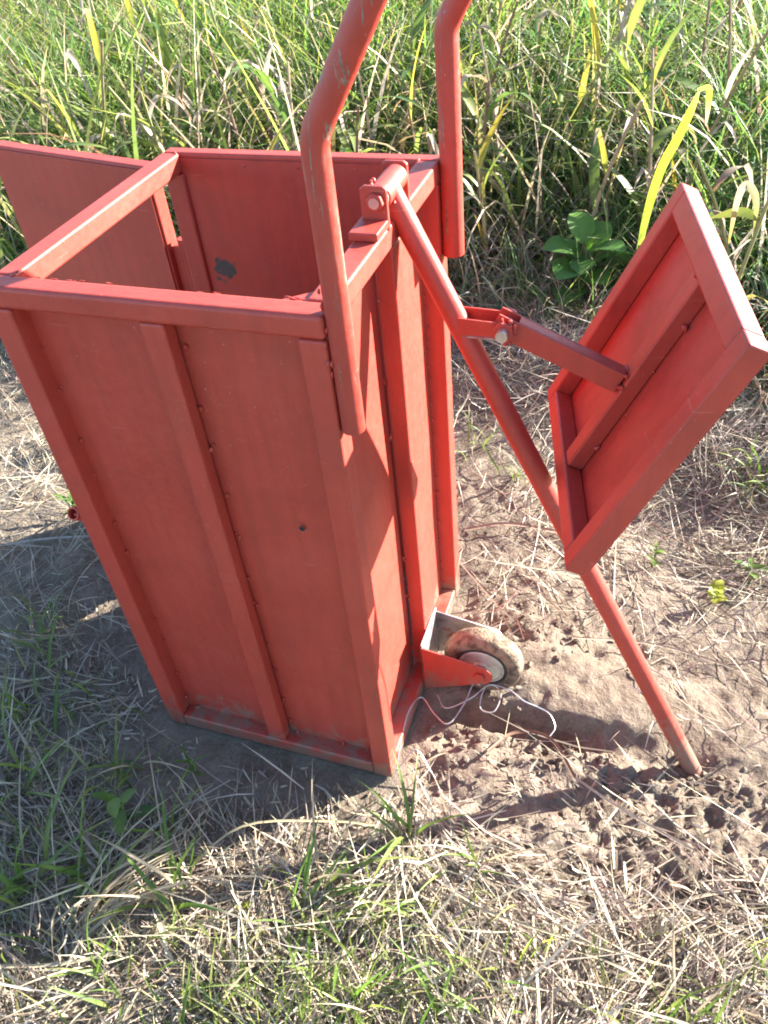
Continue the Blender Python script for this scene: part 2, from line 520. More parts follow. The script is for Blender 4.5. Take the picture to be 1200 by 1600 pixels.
# front sheet (two fields either side of the stiffener)
for (x0, x1, sdd) in ((.0325, .252, 71), (.258, W-.034, 72)):
    vs, fs = warped_sheet(x0, x1, .025, .985, .0305, .003, sdd)
    pn = MB().add(vs, fs).build('front_panel', PAINT, press, smooth=True)
    edges = []
    for k in range(11):
        z = .07+.084*k+random.uniform(-.015, .015)
        edges.append((x0+.008 if x0 < .1 else x0+.018, .0285, z))
        if x0 > .1 and k % 2: edges.append((x1-.004, .0285, z))
    for k in range(4): edges.append((x0+.03+(x1-x0-.05)*k/3, .0285, .036))
    welds(edges, .0042, pn, (1, .7, 1.3))
    if x0 > .1:
        MB().lathe((.395, .0287, .62), (0, -1, 0), [(.0001, .0), (.003, .0), (.0032, .0012), (.0045, .0016), (.0048, .001)], 12).build('rivet_hole_shade', GAP_SHADE, pn, smooth=True)  # closed dark disc, the hole's inner shade painted on
# right-hand sheets, set back behind the rails
def right_panel(y0, y1, sdd):
    vs, fs = warped_sheet(y0, y1, .03, .985, 0, .003, sdd)
    vs = [(W-.0335-v[1], v[0], v[2]) for v in vs]
    return MB().add(vs, fs).build('right_panel', PAINT, press, smooth=True)
rp = right_panel(.036, .2495, 81)
welds([(W-.031, .2515, .09+.135*k+random.uniform(-.02, .02)) for k in range(7)], .004, rp, (1, .9, 1.5))
rp2 = right_panel(.288, D-.044, 82)
welds([(W-.031, D-.041, .06+.03*k+random.uniform(-.01, .01)) for k in range(30)], .0032, rp2, (.8, .7, 1.2))
# back sheet with the dark stain inside
vs, fs = warped_sheet(.034, W-.034, .02, .992, D-.031, .003, 91)
bp = MB().add(vs, fs).build('back_panel', PAINT_BACK, press, smooth=True)
welds([(.052+.10*k, D-.030, .985) for k in range(5)], .004, bp, (1.6, .6, .8))
MB().box(.037, W-.037, .037, D-.037, .012, .016).build('floor_panel', PAINT, press)
# gusset in the inner front right corner, welds along the top
MB().prism([(W-.034, .035, .972), (W-.085, .035, .972), (W-.034, .075, .972)], (0, 0, .022)).build('corner_gusset', PAINT, press, .003)
welds([(W-.04+random.uniform(-.02, .0), .037+random.uniform(-.004, .006), .998) for k in range(7)] + [(random.uniform(.04, W-.05), .0362, .9985) for k in range(9)], .0022, press, (2.6, .7, .45))
welds([(.03, .03+.006*k, .9985) for k in range(3)] + [(.03, D-.03, .999), (W-.034, D-.03, .999), (W-.03, D-.034, .998)], .0035, press, (1.2, 1.2, .7))
welds([(W-.0, .014+random.uniform(-.012, .006), .85+.022*k) for k in range(9)], .004, press, (.8, 1, 1.6))
# handles
def handle(y, r, z0, zb, ext, mat):
    x = W+r-.0007
    dirx, dirz = .52, .854
    ang = math.atan2(dirx, dirz); rb = .055
    zs = zb - rb*math.tan(ang/2)
    pts = [(x, y, z0), (x, y, z0+.1), (x, y, zs-.05)]
    for k in range(8):
        a = ang*k/7
        pts.append((x + rb*(1-math.cos(a)), y, zs + rb*math.sin(a)))
    p = Vector(pts[-1])
    for s in (.03, .1, .2, ext):
        pts.append((p.x+dirx*s, y, p.z+dirz*s))
    mb = MB().tube(pts, r, 24, cap=False)
    mb.pipe_end(pts[0], (0, 0, -1), r, r-.003, .06)
    mb.pipe_end(pts[-1], (dirx, 0, dirz), r, r-.003, .06)
    return mb.build('handle', mat, press, smooth=True)
handle(.013, .0153, .835, 1.195, .36, PAINT_HANDLE)
handle(D-.020, .0176, .846, 1.185, .36, PAINT_HANDLE2)
# latch tube on the front left post
MB().tube([(-.018, .006, .584), (-.018, .035, .568)], .0115, 16, cap=False).pipe_end((-.018, .006, .584), (0, -.88, .48), .0115, .009, .03).build('latch_tube', PAINT, press, smooth=True)
MB().box(-.02, .001, .008, .024, .566, .582).build('latch_lug', PAINT, press, .002)

# door, hinged at the back left post and swung open
hx, hy = -.052, .500
dd = Vector((-.979, .204, 0)).normalized(); dn = Vector((-dd.y, dd.x, 0))     # along the door; towards the back
if dn.y < 0: dn = -dn
DL, z0, z1 = .425, .035, .968
def door_pt(s, t, z): return Vector((hx, hy, 0)) + dd*s + dn*t + Vector((0, 0, z))
vs = [door_pt(s, t, z) for s in (.004, DL-.004) for t in (0, .003) for z in (z0, z1-.006)]
door = MB().add(vs, [(0,1,3,2),(4,6,7,5),(0,4,5,1),(2,3,7,6),(0,2,6,4),(1,5,7,3)]).build('door', PAINT, press, .001)
def dbar(s0, s1, za, zb):
    vs = [door_pt(s, t, z) for s in (s0, s1) for t in (.0035, .034) for z in (za, zb)]
    return MB().add(vs, [(0,1,3,2),(4,6,7,5),(0,4,5,1),(2,3,7,6),(0,2,6,4),(1,5,7,3)]).build('frame_bar', PAINT, door, BV)
dbar(0, .036, z0, z1-.036); dbar(DL-.036, DL, z0, z1-.036)
dbar(0, DL, z1-.036, z1); dbar(.036, DL-.036, z0, z0+.036); dbar(DL/2-.018, DL/2+.018, z0+.036, z1-.036)
for zc in (.745, .25):
    MB().box(-.05, .001, .516, .524, zc-.07, zc+.07).build('hinge_leaf', PAINT, door, .001)
    MB().tube([(-.024, .522, zc-.085), (-.024, .522, zc+.085)], .0115, 16).build('hinge_barrel', PAINT, door, smooth=True)

# pivot on the right top rail: spacer, two lugs, bolt and sleeve
MB().box(W-.040, W+.001, .195, .250, H, H+.012).build('pivot_base', PAINT, press, .0025)
PV = Vector((.481, 0, 1.037))
for (y0, y1) in ((.240, .2475), (.330, .3375)):
    MB().prism([(W-.036, y0, H-.004), (W+.0015, y0, H-.004), (W+.0015, y0, H+.052), (W-.004, y0, H+.056), (W-.03, y0, H+.056), (W-.036, y0, H+.052)], (0, y1-y0, 0)).build('pivot_lug', PAINT, press, .0018)
def hexbolt(c, d, r, h, mat, parent, name='bolt'):
    c, d = Vector(c), Vector(d).normalized(); s = d.orthogonal().normalized(); t = d.cross(s)
    poly = [c + (s*math.cos(a)+t*math.sin(a))*r for a in [math.pi/3*k for k in range(6)]]
    mb = MB().prism(poly, d*h)
    return mb.build(name, mat, parent, .0018)
lever_top = Vector((.483, .287, 1.034)); lever_foot = Vector((1.051, .2015, -.062))
ldir = (lever_foot-lever_top).normalized()
mb = MB().tube([lever_top, lever_top.lerp(lever_foot, .3), lever_top.lerp(lever_foot, .7), lever_foot], .0168, 24)
lever = mb.build('press_lever', PAINT, press, smooth=True)
MB().tube([(PV.x, .252, PV.z), (PV.x, .326, PV.z)], .0170, 22).build('pivot_sleeve', PAINT, lever, smooth=True)
MB().tube([(PV.x, .2478, PV.z), (PV.x, .2525, PV.z)], .0150, 20).build('washer', STEEL, lever, smooth=True)
hexbolt((PV.x, .2405, PV.z), (0, -1, 0), .0125, .009, PAINT, lever)
MB().tube([(PV.x, .23, PV.z), (PV.x, .346, PV.z)], .0075, 14).build('pivot_pin', BOLT, lever, smooth=True)
welds([(PV.x+.012, .27+.008*k, PV.z-.012) for k in range(5)] + [(PV.x-.012, .262+.01*k, PV.z+.014) for k in range(2)], .004, lever)

# press plate hanging on a short arm from the lever
pc = Vector((.819, .266, .796)); pu = Vector((.426, .080, .901)).normalized()
pw = Vector((-.239, .971, .027)); pw = (pw - pu*pw.dot(pu)).normalized()
pn_ = pw.cross(pu)
if pn_.dot(CAM-pc) < 0: pn_ = -pn_
A2, B2, TH = .2, .2135, .031
def pp(u, w, n): return pc + pu*u + pw*w + pn_*n
plate_c = pp(0, 0, -TH-.0015)
plate = MB().obox(plate_c, pu, pw, pn_, A2-.004, B2-.004, .0017).build('press_plate', PAINT, press, .0008)
bt = .034
def pbar(u0, u1, w0, w1, dn_=0.0):
    c = pp((u0+u1)/2, (w0+w1)/2, -TH/2-dn_/2)
    return MB().obox(c, pu, pw, pn_, abs(u1-u0)/2, abs(w1-w0)/2, TH/2-dn_/2).build('frame_bar', PAINT, plate, .004)
pbar(-A2, A2, -B2, -B2+bt); pbar(-A2, A2, B2-bt, B2)
pbar(-A2, -A2+bt*.85, -B2+bt, B2-bt); pbar(A2-bt, A2, -B2+bt, B2-bt)
pbar(-A2+bt*.85, A2-bt, -.018, .016, .004)
welds([tuple(pp(-.12+.075*k, -.020, -TH+.002)) for k in range(4)], .0045, plate)
welds([tuple(pp(A2-bt-.002, .0, -.006)), tuple(pp(A2-bt-.002, -.02, -.02))], .005, plate)
arm0 = Vector((.652, .262, .8585)); arm1 = pp(-.012, .0, -.003)
adir = (arm1-arm0).normalized()
side = Vector((0, 1, 0)); side = (side-adir*side.dot(adir)).normalized(); aup = adir.cross(side)
if aup.z < 0: aup = -aup
a_s = arm0 - adir*.016
mb = MB()
# square arm tube, open at the lever end
h1, h2 = .0115, .0170
for sg in (-1, 1):
    mb.obox((a_s+arm1)/2 + side*sg*(h1-.0015), adir, side, aup, (arm1-a_s).length/2, .0015, h2)
mb.obox((a_s+adir*.03+arm1)/2 + aup*(h2-.0015), adir, side, aup, (arm1-a_s-adir*.03).length/2, h1-.003, .0015)
mb.obox((a_s+arm1)/2 - aup*(h2-.0015), adir, side, aup, (arm1-a_s).length/2, h1-.003, .0015)
arm = mb.build('plate_arm', PAINT, plate, .0012)
welds([tuple(arm1+aup*.018+side*.012), tuple(arm1+aup*.019-side*.01), tuple(arm1-side*.016), tuple(arm1+aup*.018)], .0045, plate)
# ears on the lever carrying the arm bolt
lp = lever_top + ldir*((.8525-lever_top.z)/ldir.z)
for sg in (-1, 1):
    off = side*(sg*.0150)
    e0 = lp + Vector((.006, 0, 0)) + off; e1 = arm0 + off
    ed = (e1-e0).normalized(); en = ed.cross(side).normalized()
    if en.z < 0: en = -en
    poly = [e0-en*.0135, e1-en*.0115+ed*.002, e1+ed*.011-en*.005, e1+ed*.011+en*.005, e1+en*.0115, e0+en*.0135]
    MB().prism(poly, side*(.0035*sg)).build('lever_ear', PAINT, lever, .001)
MB().obox((lp+arm0)/2+Vector((.0,0,-.018)), (arm0-lp).normalized(), side, Vector((0,0,1)), (arm0-lp).length/2-.012, .0135, .0015).build('lever_ear', STEEL, lever)
MB().tube([arm0-side*.036, arm0+side*.030], .0085, 16).build('arm_bolt', BOLT, lever, .0, True)
b_ = arm0 - side*.0188
hexbolt(b_, -side, .0165, .006, PAINT, lever, 'bolt_nut')
welds([tuple(b_ + (aup*math.cos(a)+adir*math.sin(a))*.0165 - side*.003) for a in (0, .6, 1.2, 2.0, 2.6, -.6)], .0042, lever)
hexbolt(arm0+side*.0188, side, .0135, .009, PAINT, lever, 'bolt_nut')

# wheel in a bent sheet fork
WC = Vector((.612, .266, .079)); WR = .083
MB().box(W+.0005, W+.004, .214, .320, .012, .150).build('fork_base', STEEL, press, .001)
def fork_arm(y, t, mat):
    cz, cx = .092, .618
    poly = [(W+.001, y, .006), (W+.001, y, .140)]
    for k in range(0, 9):
        a = math.pi*.42 - k*math.pi*.92/8
        poly.append((cx+.024*math.cos(a), y, cz+.026*math.sin(a)))
    return MB().prism(poly, (0, t, 0)).build('fork_arm', mat, press, .0008)
fork_arm(.2140, .0035, PAINT); fork_arm(.3165, .0035, STEEL)
half = [(.044, .0165), (.049, .0200), (.058, .0215), (.067, .0220), (.0735, .0208), (.0778, .0175), (.0805, .0130), (.0822, .0065)]
prof = [(r, -h) for r, h in half] + [(WR, 0)] + [(r, h) for r, h in reversed(half)]
wheel = MB().lathe(WC, (0, 1, 0), prof, 56).build('wheel', TYRE, press, smooth=True)
MB().lathe(WC, (0, -1, 0), [(.0475, .010), (.0475, .0205), (.0440, .0225), (.042, .0195), (.030, .0205), (.0200, .0245), (.018, .029), (.001, .029)], 40).build('rim', RIM, wheel, smooth=True)
MB().lathe(WC, (0, 1, 0), [(.0475, .010), (.0475, .0205), (.0440, .0225), (.042, .0195), (.030, .0205), (.0200, .0245), (.018, .029), (.001, .029)], 40).build('rim', RIM, wheel, smooth=True)
MB().lathe(WC, (0, -1, 0), [(.0478, .0205), (.0500, .0228), (.0525, .0230), (.054, .0212)], 40).build('rim_groove_shade', GAP_SHADE, wheel, smooth=True)  # dark ring laid on, painting the shade of the groove round the rim
hexbolt((.616, .2142, .091), (0, -1, 0), .0115, .007, PAINT, wheel, 'axle_nut')
MB().tube([(.612, .214, .085), (.612, .320, .085)], .006, 12).build('axle', BOLT, wheel, smooth=True)

# ------------------------------------------------------------------ wires by the wheel
def gz(x, y): return float(ground_z(np.array([x]), np.array([y]))[0])
def wire(pts, r, label):
    pts = catmull(pts, 7)
    o = MB().tube(pts, r, 7).build('loose_wire', WIRE, None, smooth=True)
    tag(o, label, 'wire', 'wires lying by the wheel')
wire([(.497, .020, .004), (.494, .055, .022), (.490, .128, .040), (.502, .176, .030), (.537, .150, .022), (.570, .137, .018), (.590, .185, .026), (.598, .232, .035), (.612, .236, .03)], .0014,
     'pale wire running out from under the box edge and bending in the dirt')
wire([(.530, .196, .022), (.556, .172, .018), (.600, .205, .024), (.628, .243, .028), (.655, .236, .022), (.652, .190, .018), (.622, .192, .016), (.626, .236, .034), (.668, .240, .032), (.705, .224, .026), (.735, .222, .018), (.760, .213, .016), (.775, .190, .010), (.768, .168, .006)], .0014,
     'wavy wire looping across the wheel rut in front of the wheel')
wire([(.498, .008, .008), (.520, .045, .034), (.535, .050, .036), (.560, .030, .020), (.575, .022, .004)], .0013,
     'short arched wire end beside the lowest front corner of the box')
wire([(.868, .345, .62), (.880, .36, .55), (.874, .37, .45), (.884, .38, .36), (.872, .39, .30)], .0012,
     'thin wire dangling from the lower corner of the press plate')

# ------------------------------------------------------------------ blades (stuff)
def strips(root, azim, length, width, lean, curl, cols_base, cols_tip, K=5, twist=None, flat=0.0, fold=False):
    """vectorised bent blades; root (n,3); lean = start angle from vertical, curl = added angle along the blade"""
    n = len(root)
    t = np.linspace(0, 1, K)
    ang = lean[:, None] + curl[:, None]*t[None, :]
    ds = (length/(K-1))[:, None]
    hx_ = np.concatenate([np.zeros((n, 1)), np.cumsum(np.sin(ang[:, :-1])*ds, 1)], 1)
    hz_ = np.concatenate([np.zeros((n, 1)), np.cumsum(np.cos(ang[:, :-1])*ds, 1)], 1)
    cx, sx = np.cos(azim)[:, None], np.sin(azim)[:, None]
    P = np.stack([root[:, 0:1]+hx_*cx, root[:, 1:2]+hx_*sx, root[:, 2:3]+hz_], -1)
    ta = azim + np.pi/2 + (twist if twist is not None else 0)
    w = width[:, None]*np.clip(np.minimum(.55+2.2*t, 1.0)*(1-t**2.6*.97), .02, 1)[None, :]
    off = np.stack([np.cos(ta)[:, None]*w/2, np.sin(ta)[:, None]*w/2, 0*w], -1)
    if twist is not None:
        off[..., 2] = (np.sin(twist*3.1)[:, None]*w/2*.6)
    co = np.stack([P-off, P+off], 2).reshape(n*K*2, 3)
    base = (np.arange(n)*K*2)[:, None]
    k = np.arange(K-1)[None, :]*2
    q = np.stack([base+k, base+k+1, base+k+3, base+k+2], -1).reshape(-1, 4)
    c = cols_base[:, None, :]*(1-t[None, :, None]) + cols_tip[:, None, :]*t[None, :, None]
    c = np.repeat(c[:, :, None, :], 2, 2).reshape(n*K*2, 3)
    return co, q, c
def stuff(name, parts, mat, label, cat):
    cos, qs, cs = [], [], []; b = 0
    for co, q, c in parts:
        cos.append(co); qs.append(q+b); cs.append(c); b += len(co)
    me = bpy.data.meshes.new(name)
    fast_mesh(me, np.concatenate(cos), np.concatenate(qs), np.concatenate(cs))
    o = bpy.data.objects.new(name, me); me.materials.append(mat); col.objects.link(o)
    return tag(o, label, cat, kind='stuff')
def pick(n, palette, weights, jit=.18):
    pal = np.array(palette); w = np.array(weights, float); w /= w.sum()
    c = pal[rng.choice(len(pal), n, p=w)]
    return np.clip(c*(1+rng.normal(0, jit, (n, 1)))*(1+rng.normal(0, .05, (n, 3))), .01, .9)
def visible(x, y, z, margin=.12):
    dx, dy, dz = x-CAM.x, y-CAM.y, z-CAM.z
    a = dx*right.x+dy*right.y+dz*right.z; b = dx*up.x+dy*up.y+dz*up.z; c = dx*fwd.x+dy*fwd.y+dz*fwd.z
    f = 1306.56
    return (c > .1) & (np.abs(a/np.maximum(c, .1)) < 600/f+margin) & (np.abs(b/np.maximum(c, .1)) < 800/f+margin)
GREENS = [(.080, .145, .045), (.105, .178, .05), (.150, .205, .058), (.066, .120, .052), (.20, .235, .078), (.25, .25, .11)]
DRY = [(.40, .335, .245), (.33, .270, .195), (.24, .190, .145), (.47, .405, .305), (.17, .13, .10), (.36, .315, .26)]
def field(n, x0, x1, y0, y1, zt):
    x = rng.uniform(x0, x1, n); y = rng.uniform(y0, y1, n)
    return x, y
def depth_in(x, y): return y-edge_y(x)
parts = []
# tall soft grass field
n = 330000
x = rng.uniform(-8.5, 4.5, n); y = .2 + 8.3*rng.uniform(0, 1, n)**1.15
d = depth_in(x, y)
clump = fbm(x, y, 3.2, 3, 130)+.5
keep = (d > -.08+.25*fbm(x, y, 4, 2, 77)) & (rng.uniform(0, 1, n) < .35+1.3*clump)
vis = visible(x, y, 0*x, .10) | visible(x, y, 0*x+.55, .10)
dist = np.hypot(x-CAM.x, y-CAM.y)
keep &= vis | ((rng.uniform(0, 1, n) < .35) & (x < 4) & (y < 4.5) & (x > 0))
keep &= rng.uniform(0, 1, n) < np.clip(2.9/dist, .28, 1.0)
x, y, d, clump, dist = x[keep], y[keep], d[keep], clump[keep], dist[keep]
n = len(x)
hgt = (.16 + .40*sstep(0, 1.3, d))*(.55+.75*rng.uniform(0, 1, n))*(.75+.5*clump)
cap = .20+.30*np.maximum(d, 0)
hgt = np.where(x > -.2, np.minimum(hgt, cap*rng.uniform(.75, 1.15, n)), hgt)
patch = fbm(x, y, .9, 2, 150)
colb = pick(n, GREENS, [3, 3, 2.4, 1.6, 1.8, .9])
colb = colb*(1.15+1.1*patch)[:, None]
colb = np.where((x > .1)[:, None], colb*np.array([1.0, 1.05, 1.25]), colb)  # bluish cast of the shaded right side put into the blade colour
tip = colb*np.array([1.35, 1.25, 1.1])
drym = rng.uniform(0, 1, n) < .13+.14*(patch < -.05)+.42*(1-sstep(.05, .5, d))
dc = pick(n, DRY, [2, 2, 2, 1, 1, 1]); colb[drym] = dc[drym]; tip[drym] = dc[drym]*1.1
wid = rng.uniform(.0030, .0095, n)*np.clip(dist/3.0, .8, 1.8)
parts.append(strips(np.stack([x, y, ground_z(x, y)-.01], -1), rng.uniform(0, 2*np.pi, n), hgt*1.55, wid, rng.uniform(0, .45, n), rng.uniform(.5, 2.6, n), colb, tip, 5, rng.normal(0, .5, n)))
# coarse reed-like leaves mixed into the field
n = 16000
x = rng.uniform(-7, 3.2, n); y = .8+7.0*rng.uniform(0, 1, n)**1.2; d = depth_in(x, y)
k = (d > .15) & (visible(x, y, 0*x+.3, .06)) & (rng.uniform(0, 1, n) < .25+1.3*(fbm(x, y, 2.2, 3, 160)+.2))
x, y, d = x[k], y[k], d[k]; n = len(x)
hh = np.where(x > -.2, np.minimum(.62, .30+.34*d), .62)*rng.uniform(.6, 1.25, n)
cb = pick(n, [(.13, .19, .06), (.19, .235, .075), (.30, .29, .12), (.36, .31, .22), (.31, .27, .22), (.24, .17, .11)], [4, 3, 2, 3, 2, 1])
ct = cb*(1+.25*rng.normal(0, 1, (n, 1)).clip(-1, 1))*np.array([1.15, 1.05, 1.0])
parts.append(strips(np.stack([x, y, ground_z(x, y)+rng.uniform(0, .12, n)], -1), rng.uniform(0, 6.28, n), hh*1.3, rng.uniform(.008, .019, n), rng.uniform(0, .35, n), rng.uniform(.2, 2.6, n), cb, np.clip(ct, .02, .6), 7, rng.normal(0, .7, n)))
print('field blades', n)
stuff('tall_grass', parts, GRASS, 'dense tall green grass filling the field behind the press', 'grass')

# dry mat at the foot of the grass and straw litter
def on_box(x, y, m=.005): return (x > -m) & (x < W+m) & (y > -m) & (y < D+m)
def litter(n, xr, yr, dens, lmin, lmax, wmin, wmax, pal, wts, zmax, dirbias=None):
    x = rng.uniform(*xr, n); y = rng.uniform(*yr, n)
    k = (rng.uniform(0, 1, n) < dens(x, y)) & ~on_box(x, y, .03) & visible(x, y, 0*x, .06)
    x, y = x[k], y[k]; n = len(x)
    L = lmin + (lmax-lmin)*rng.uniform(0, 1, n)**2.2
    az = rng.uniform(0, 2*np.pi, n)
    if dirbias is not None:
        b = rng.uniform(0, 1, n) < .45; az = np.where(b, dirbias + rng.normal(0, .35, n) + np.pi*rng.integers(0, 2, n), az)
    flow = 9.0*fbm(x, y, 3.5, 2, 401)
    az = np.where(rng.uniform(0, 1, n) < .6, flow + rng.normal(0, .42, n) + np.pi*rng.integers(0, 2, n), az)
    lean = np.pi/2 + rng.normal(-.06, .20, n)
    curl = rng.normal(.0, 1.0, n)
    c = pick(n, pal, wts, .22)
    # shift so the piece is centred on (x, y)
    rx = x-np.cos(az)*L/2; ry = y-np.sin(az)*L/2
    zz = np.maximum(ground_z(rx, ry), ground_z(x, y)) + .002 + zmax*rng.uniform(0, 1, n)**2
    okb = ~(on_box(rx, ry, .004) | on_box(x+np.cos(az)*L/2, y+np.sin(az)*L/2, .004))
    s = lambda a: a[okb]
    return strips(np.stack([s(rx), s(ry), s(zz)], -1), s(az), s(L), rng.uniform(wmin, wmax, okb.sum()), s(lean), s(curl), s(c), s(c)*rng.uniform(.85, 1.15, (okb.sum(), 1)), 4, rng.normal(0, .6, okb.sum()))
def dens_main(x, y):
    fg = sstep(-.02, -.20, y+.10*fbm(x, y, 5, 2, 201)-.12*(x-.55))          # foreground mat
    edge = np.exp(-((depth_in(x, y)+.28)/.30)**2)                              # along the grass
    left = .50*sstep(.0, -.3, x)
    path = .05+.55*np.maximum(fbm(x, y, 6, 3, 205)+.02, 0)*2 + .42*sstep(.36, .62, y+.10*fbm(x, y, 5, 2, 211))*sstep(.5, .6, x)
    pale = np.exp(-(((x-.85)/.3)**2+((y-.30)/.16)**2))
    cl = .35+1.2*(fbm(x, y, 9, 3, 207)+.35)
    return np.clip(np.maximum.reduce([fg, edge, left, path])*cl*(1-.9*pale), 0, 1)
lit = [litter(75000, (-1.5, 1.7), (-.85, 1.8), dens_main, .03, .17, .0014, .0036, DRY, [3, 3, 3, 2, 2, 2], .022, -.45),
       litter(34000, (-.5, 1.6), (-.85, .1), dens_main, .012, .08, .0018, .0058, DRY, [2, 2, 3, 2, 3, 2], .014),
       litter(34000, (-.5, 1.7), (.55, 1.9), lambda x, y: np.exp(-((depth_in(x, y)+.22)/.26)**2), .05, .26, .0015, .0035, DRY, [3, 3, 3, 2, 3, 2], .06),
       litter(4500, (-.9, 1.7), (-.8, 1.4), dens_main, .14, .34, .002, .0045, DRY, [3, 2, 1, 4, 1, 2], .035, -.5)]
stuff('straw_litter', lit, STRAW, 'dry straw and dead stems strewn over the soil', 'straw')
# stubble and small green shoots
sp = []
n = 9000
x = rng.uniform(-.6, 1.6, n); y = rng.uniform(-.85, .0, n)
cl = fbm(x, y, 7, 3, 301)+.4
k = (rng.uniform(0, 1, n) < np.clip(cl*cl*1.6, 0, 1)*sstep(0, -.22, y-.10*(x-.5)))
x, y = x[k], y[k]; n = len(x)
c = pick(n, DRY+[(.30, .32, .10)], [2, 2, 2, 2, 1, 1, 1.6])
sp.append(strips(np.stack([x, y, ground_z(x, y)-.004], -1), rng.uniform(0, 6.28, n), rng.uniform(.02, .10, n), rng.uniform(.0014, .003, n), rng.uniform(0, .9, n), rng.uniform(-.3, 1.4, n), c, c*1.1, 4, rng.normal(0, .6, n)))
gs = []
n = 16000
x = rng.uniform(-.6, 1.6, n); y = rng.uniform(-.85, .05, n)
cl = fbm(x, y, 5, 3, 331)+.28
k = (rng.uniform(0, 1, n) < np.clip(cl, 0, 1)**1.6*1.1*np.maximum(sstep(-.15, -.42, y-.25*(x-.5)), .95*sstep(.08, -.25, x))) & ~on_box(x, y, .03)
x, y = x[k], y[k]; n = len(x)
c = pick(n, [(.15, .205, .055), (.21, .25, .07), (.10, .16, .04), (.27, .28, .11)], [3, 3, 2, 2])
gs.append(strips(np.stack([x, y, ground_z(x, y)-.004], -1), rng.uniform(0, 6.28, n), rng.uniform(.025, .13, n), rng.uniform(.0018, .0048, n), rng.uniform(0, .6, n), rng.uniform(.0, 1.8, n), c, c*1.1, 5, rng.normal(0, .6, n)))
stuff('young_grass', gs, GRASS, 'thin yellow-green shoots growing up through the foreground straw', 'grass')
stuff('stubble', sp, STRAW, 'short dry stubble standing in the foreground', 'stubble')

# soil clods
cl_mb = MB()
def clods(n, cx, cy, sx, sy, r0, r1):
    for _ in range(n):
        x = random.gauss(cx, sx); y = random.gauss(cy, sy)
        if -.02 < x < W+.02 and -.02 < y < D: continue
        r = r0 + (r1-r0)*random.random()**2.5
        cl_mb.blob((x, y, gz(x, y)+r*.35), r, (1, random.uniform(.7, 1.2), random.uniform(.55, .85)), .42)
clods(420, 1.06, -.02, .22, .10, .0015, .008); clods(220, .92, .15, .20, .03, .002, .008); clods(36, 1.05, .19, .035, .02, .003, .011)
clods(110, .66, .46, .13, .07, .002, .008); clods(90, .60, .08, .08, .09, .002, .009); clods(110, .62, -.05, .3, .12, .002, .008); clods(70, -.2, .05, .2, .2, .002, .008)
o = cl_mb.build('soil_clods', SOIL, None); tag(o, 'crumbled lumps of dry soil scattered around the wheel rut', 'soil', kind='stuff')

# ------------------------------------------------------------------ leaves and stalks (things)
def leaf_mesh(name, L, width, lean, curl, stops, kink=None, K=10, fold=.25, wave=0.0, oval=False):
    """arched strip leaf along +X, three vertices across"""
    vs = []; fs = []; cs = []
    px = pz = 0.0; a = lean
    pr = Vector((0, 0, 0))
    for i in range(K):
        t = i/(K-1)
        a = lean + curl*t
        if kink and t >= kink[0]: a = lean + curl*t + kink[1]
        if i: px += math.sin(a)*L/(K-1); pz += math.cos(a)*L/(K-1)
        if oval: w = width*max(.04, math.sin(math.pi*min(1, t*.96+.04))**.75)
        else: w = width*min(1, .5+2.5*t)*max(.03, 1-t**2.4)
        tw = wave*math.sin(t*9)
        nrm = (math.cos(a)*-1, math.sin(a))
        for s in (-1, 0, 1):
            o = (abs(s)*fold*w*.5)
            vs.append((px - math.cos(a)*o*1.0, s*w/2*math.cos(tw), pz + math.sin(a)*o + s*w/2*math.sin(tw)))
            for (p0, c0), (p1, c1) in zip(stops[:-1], stops[1:]):
                if p0 <= t <= p1:
                    u = (t-p0)/(p1-p0); c = [c0[j]*(1-u)+c1[j]*u for j in range(3)]; break
            if s == 0: c = [q*1.25 for q in c]
            cs.append((*c, 1))
    for i in range(K-1):
        for s in (0, 1):
            a_ = i*3+s; fs.append((a_, a_+1, a_+4, a_+3))
    me = bpy.data.meshes.new(name); me.from_pydata(vs, [], fs)
    at = me.color_attributes.new('col', 'FLOAT_COLOR', 'POINT')
    at.data.foreach_set('color', np.array(cs, np.float32).ravel())
    me.shade_smooth(); me.materials.append(LEAF)
    return me
G1, G2, YG, YE, TA, GR, BR = (.085, .145, .045), (.135, .185, .052), (.22, .235, .07), (.34, .28, .075), (.37, .31, .23), (.31, .27, .24), (.23, .125, .08)
LEAVES = {
 'green': [leaf_mesh('leaf', .42, .032, .30, 1.9, [(0, G2), (.7, G1), (1, YG)], wave=.3),
           leaf_mesh('leaf', .36, .030, .15, 1.2, [(0, YG), (.5, G2), (1, YG)], wave=.2),
           leaf_mesh('leaf', .30, .027, .45, 2.3, [(0, G2), (.6, YG), (1, TA)], wave=.3)],
 'yellow': [leaf_mesh('leaf', .34, .030, .12, .5, [(0, YG), (.4, YE), (1, YE)], wave=.25),
            leaf_mesh('leaf', .30, .028, .10, .3, [(0, G2), (.5, YE), (.85, TA), (1, BR)], kink=(.75, 1.6), wave=.3)],
 'dry': [leaf_mesh('leaf', .34, .026, .25, 2.6, [(0, TA), (1, GR)], kink=(.4, .7), fold=.5, wave=.9),
         leaf_mesh('leaf', .26, .022, .4, 2.2, [(0, BR), (.4, TA), (1, TA)], kink=(.55, .8), fold=.5, wave=.8),
         leaf_mesh('leaf', .30, .020, .9, 1.9, [(0, GR), (1, TA)], fold=.6, wave=1.0),
         leaf_mesh('leaf', .22, .024, .12, .9, [(0, TA), (1, GR)], kink=(.7, 1.7), fold=.5, wave=.5)]}
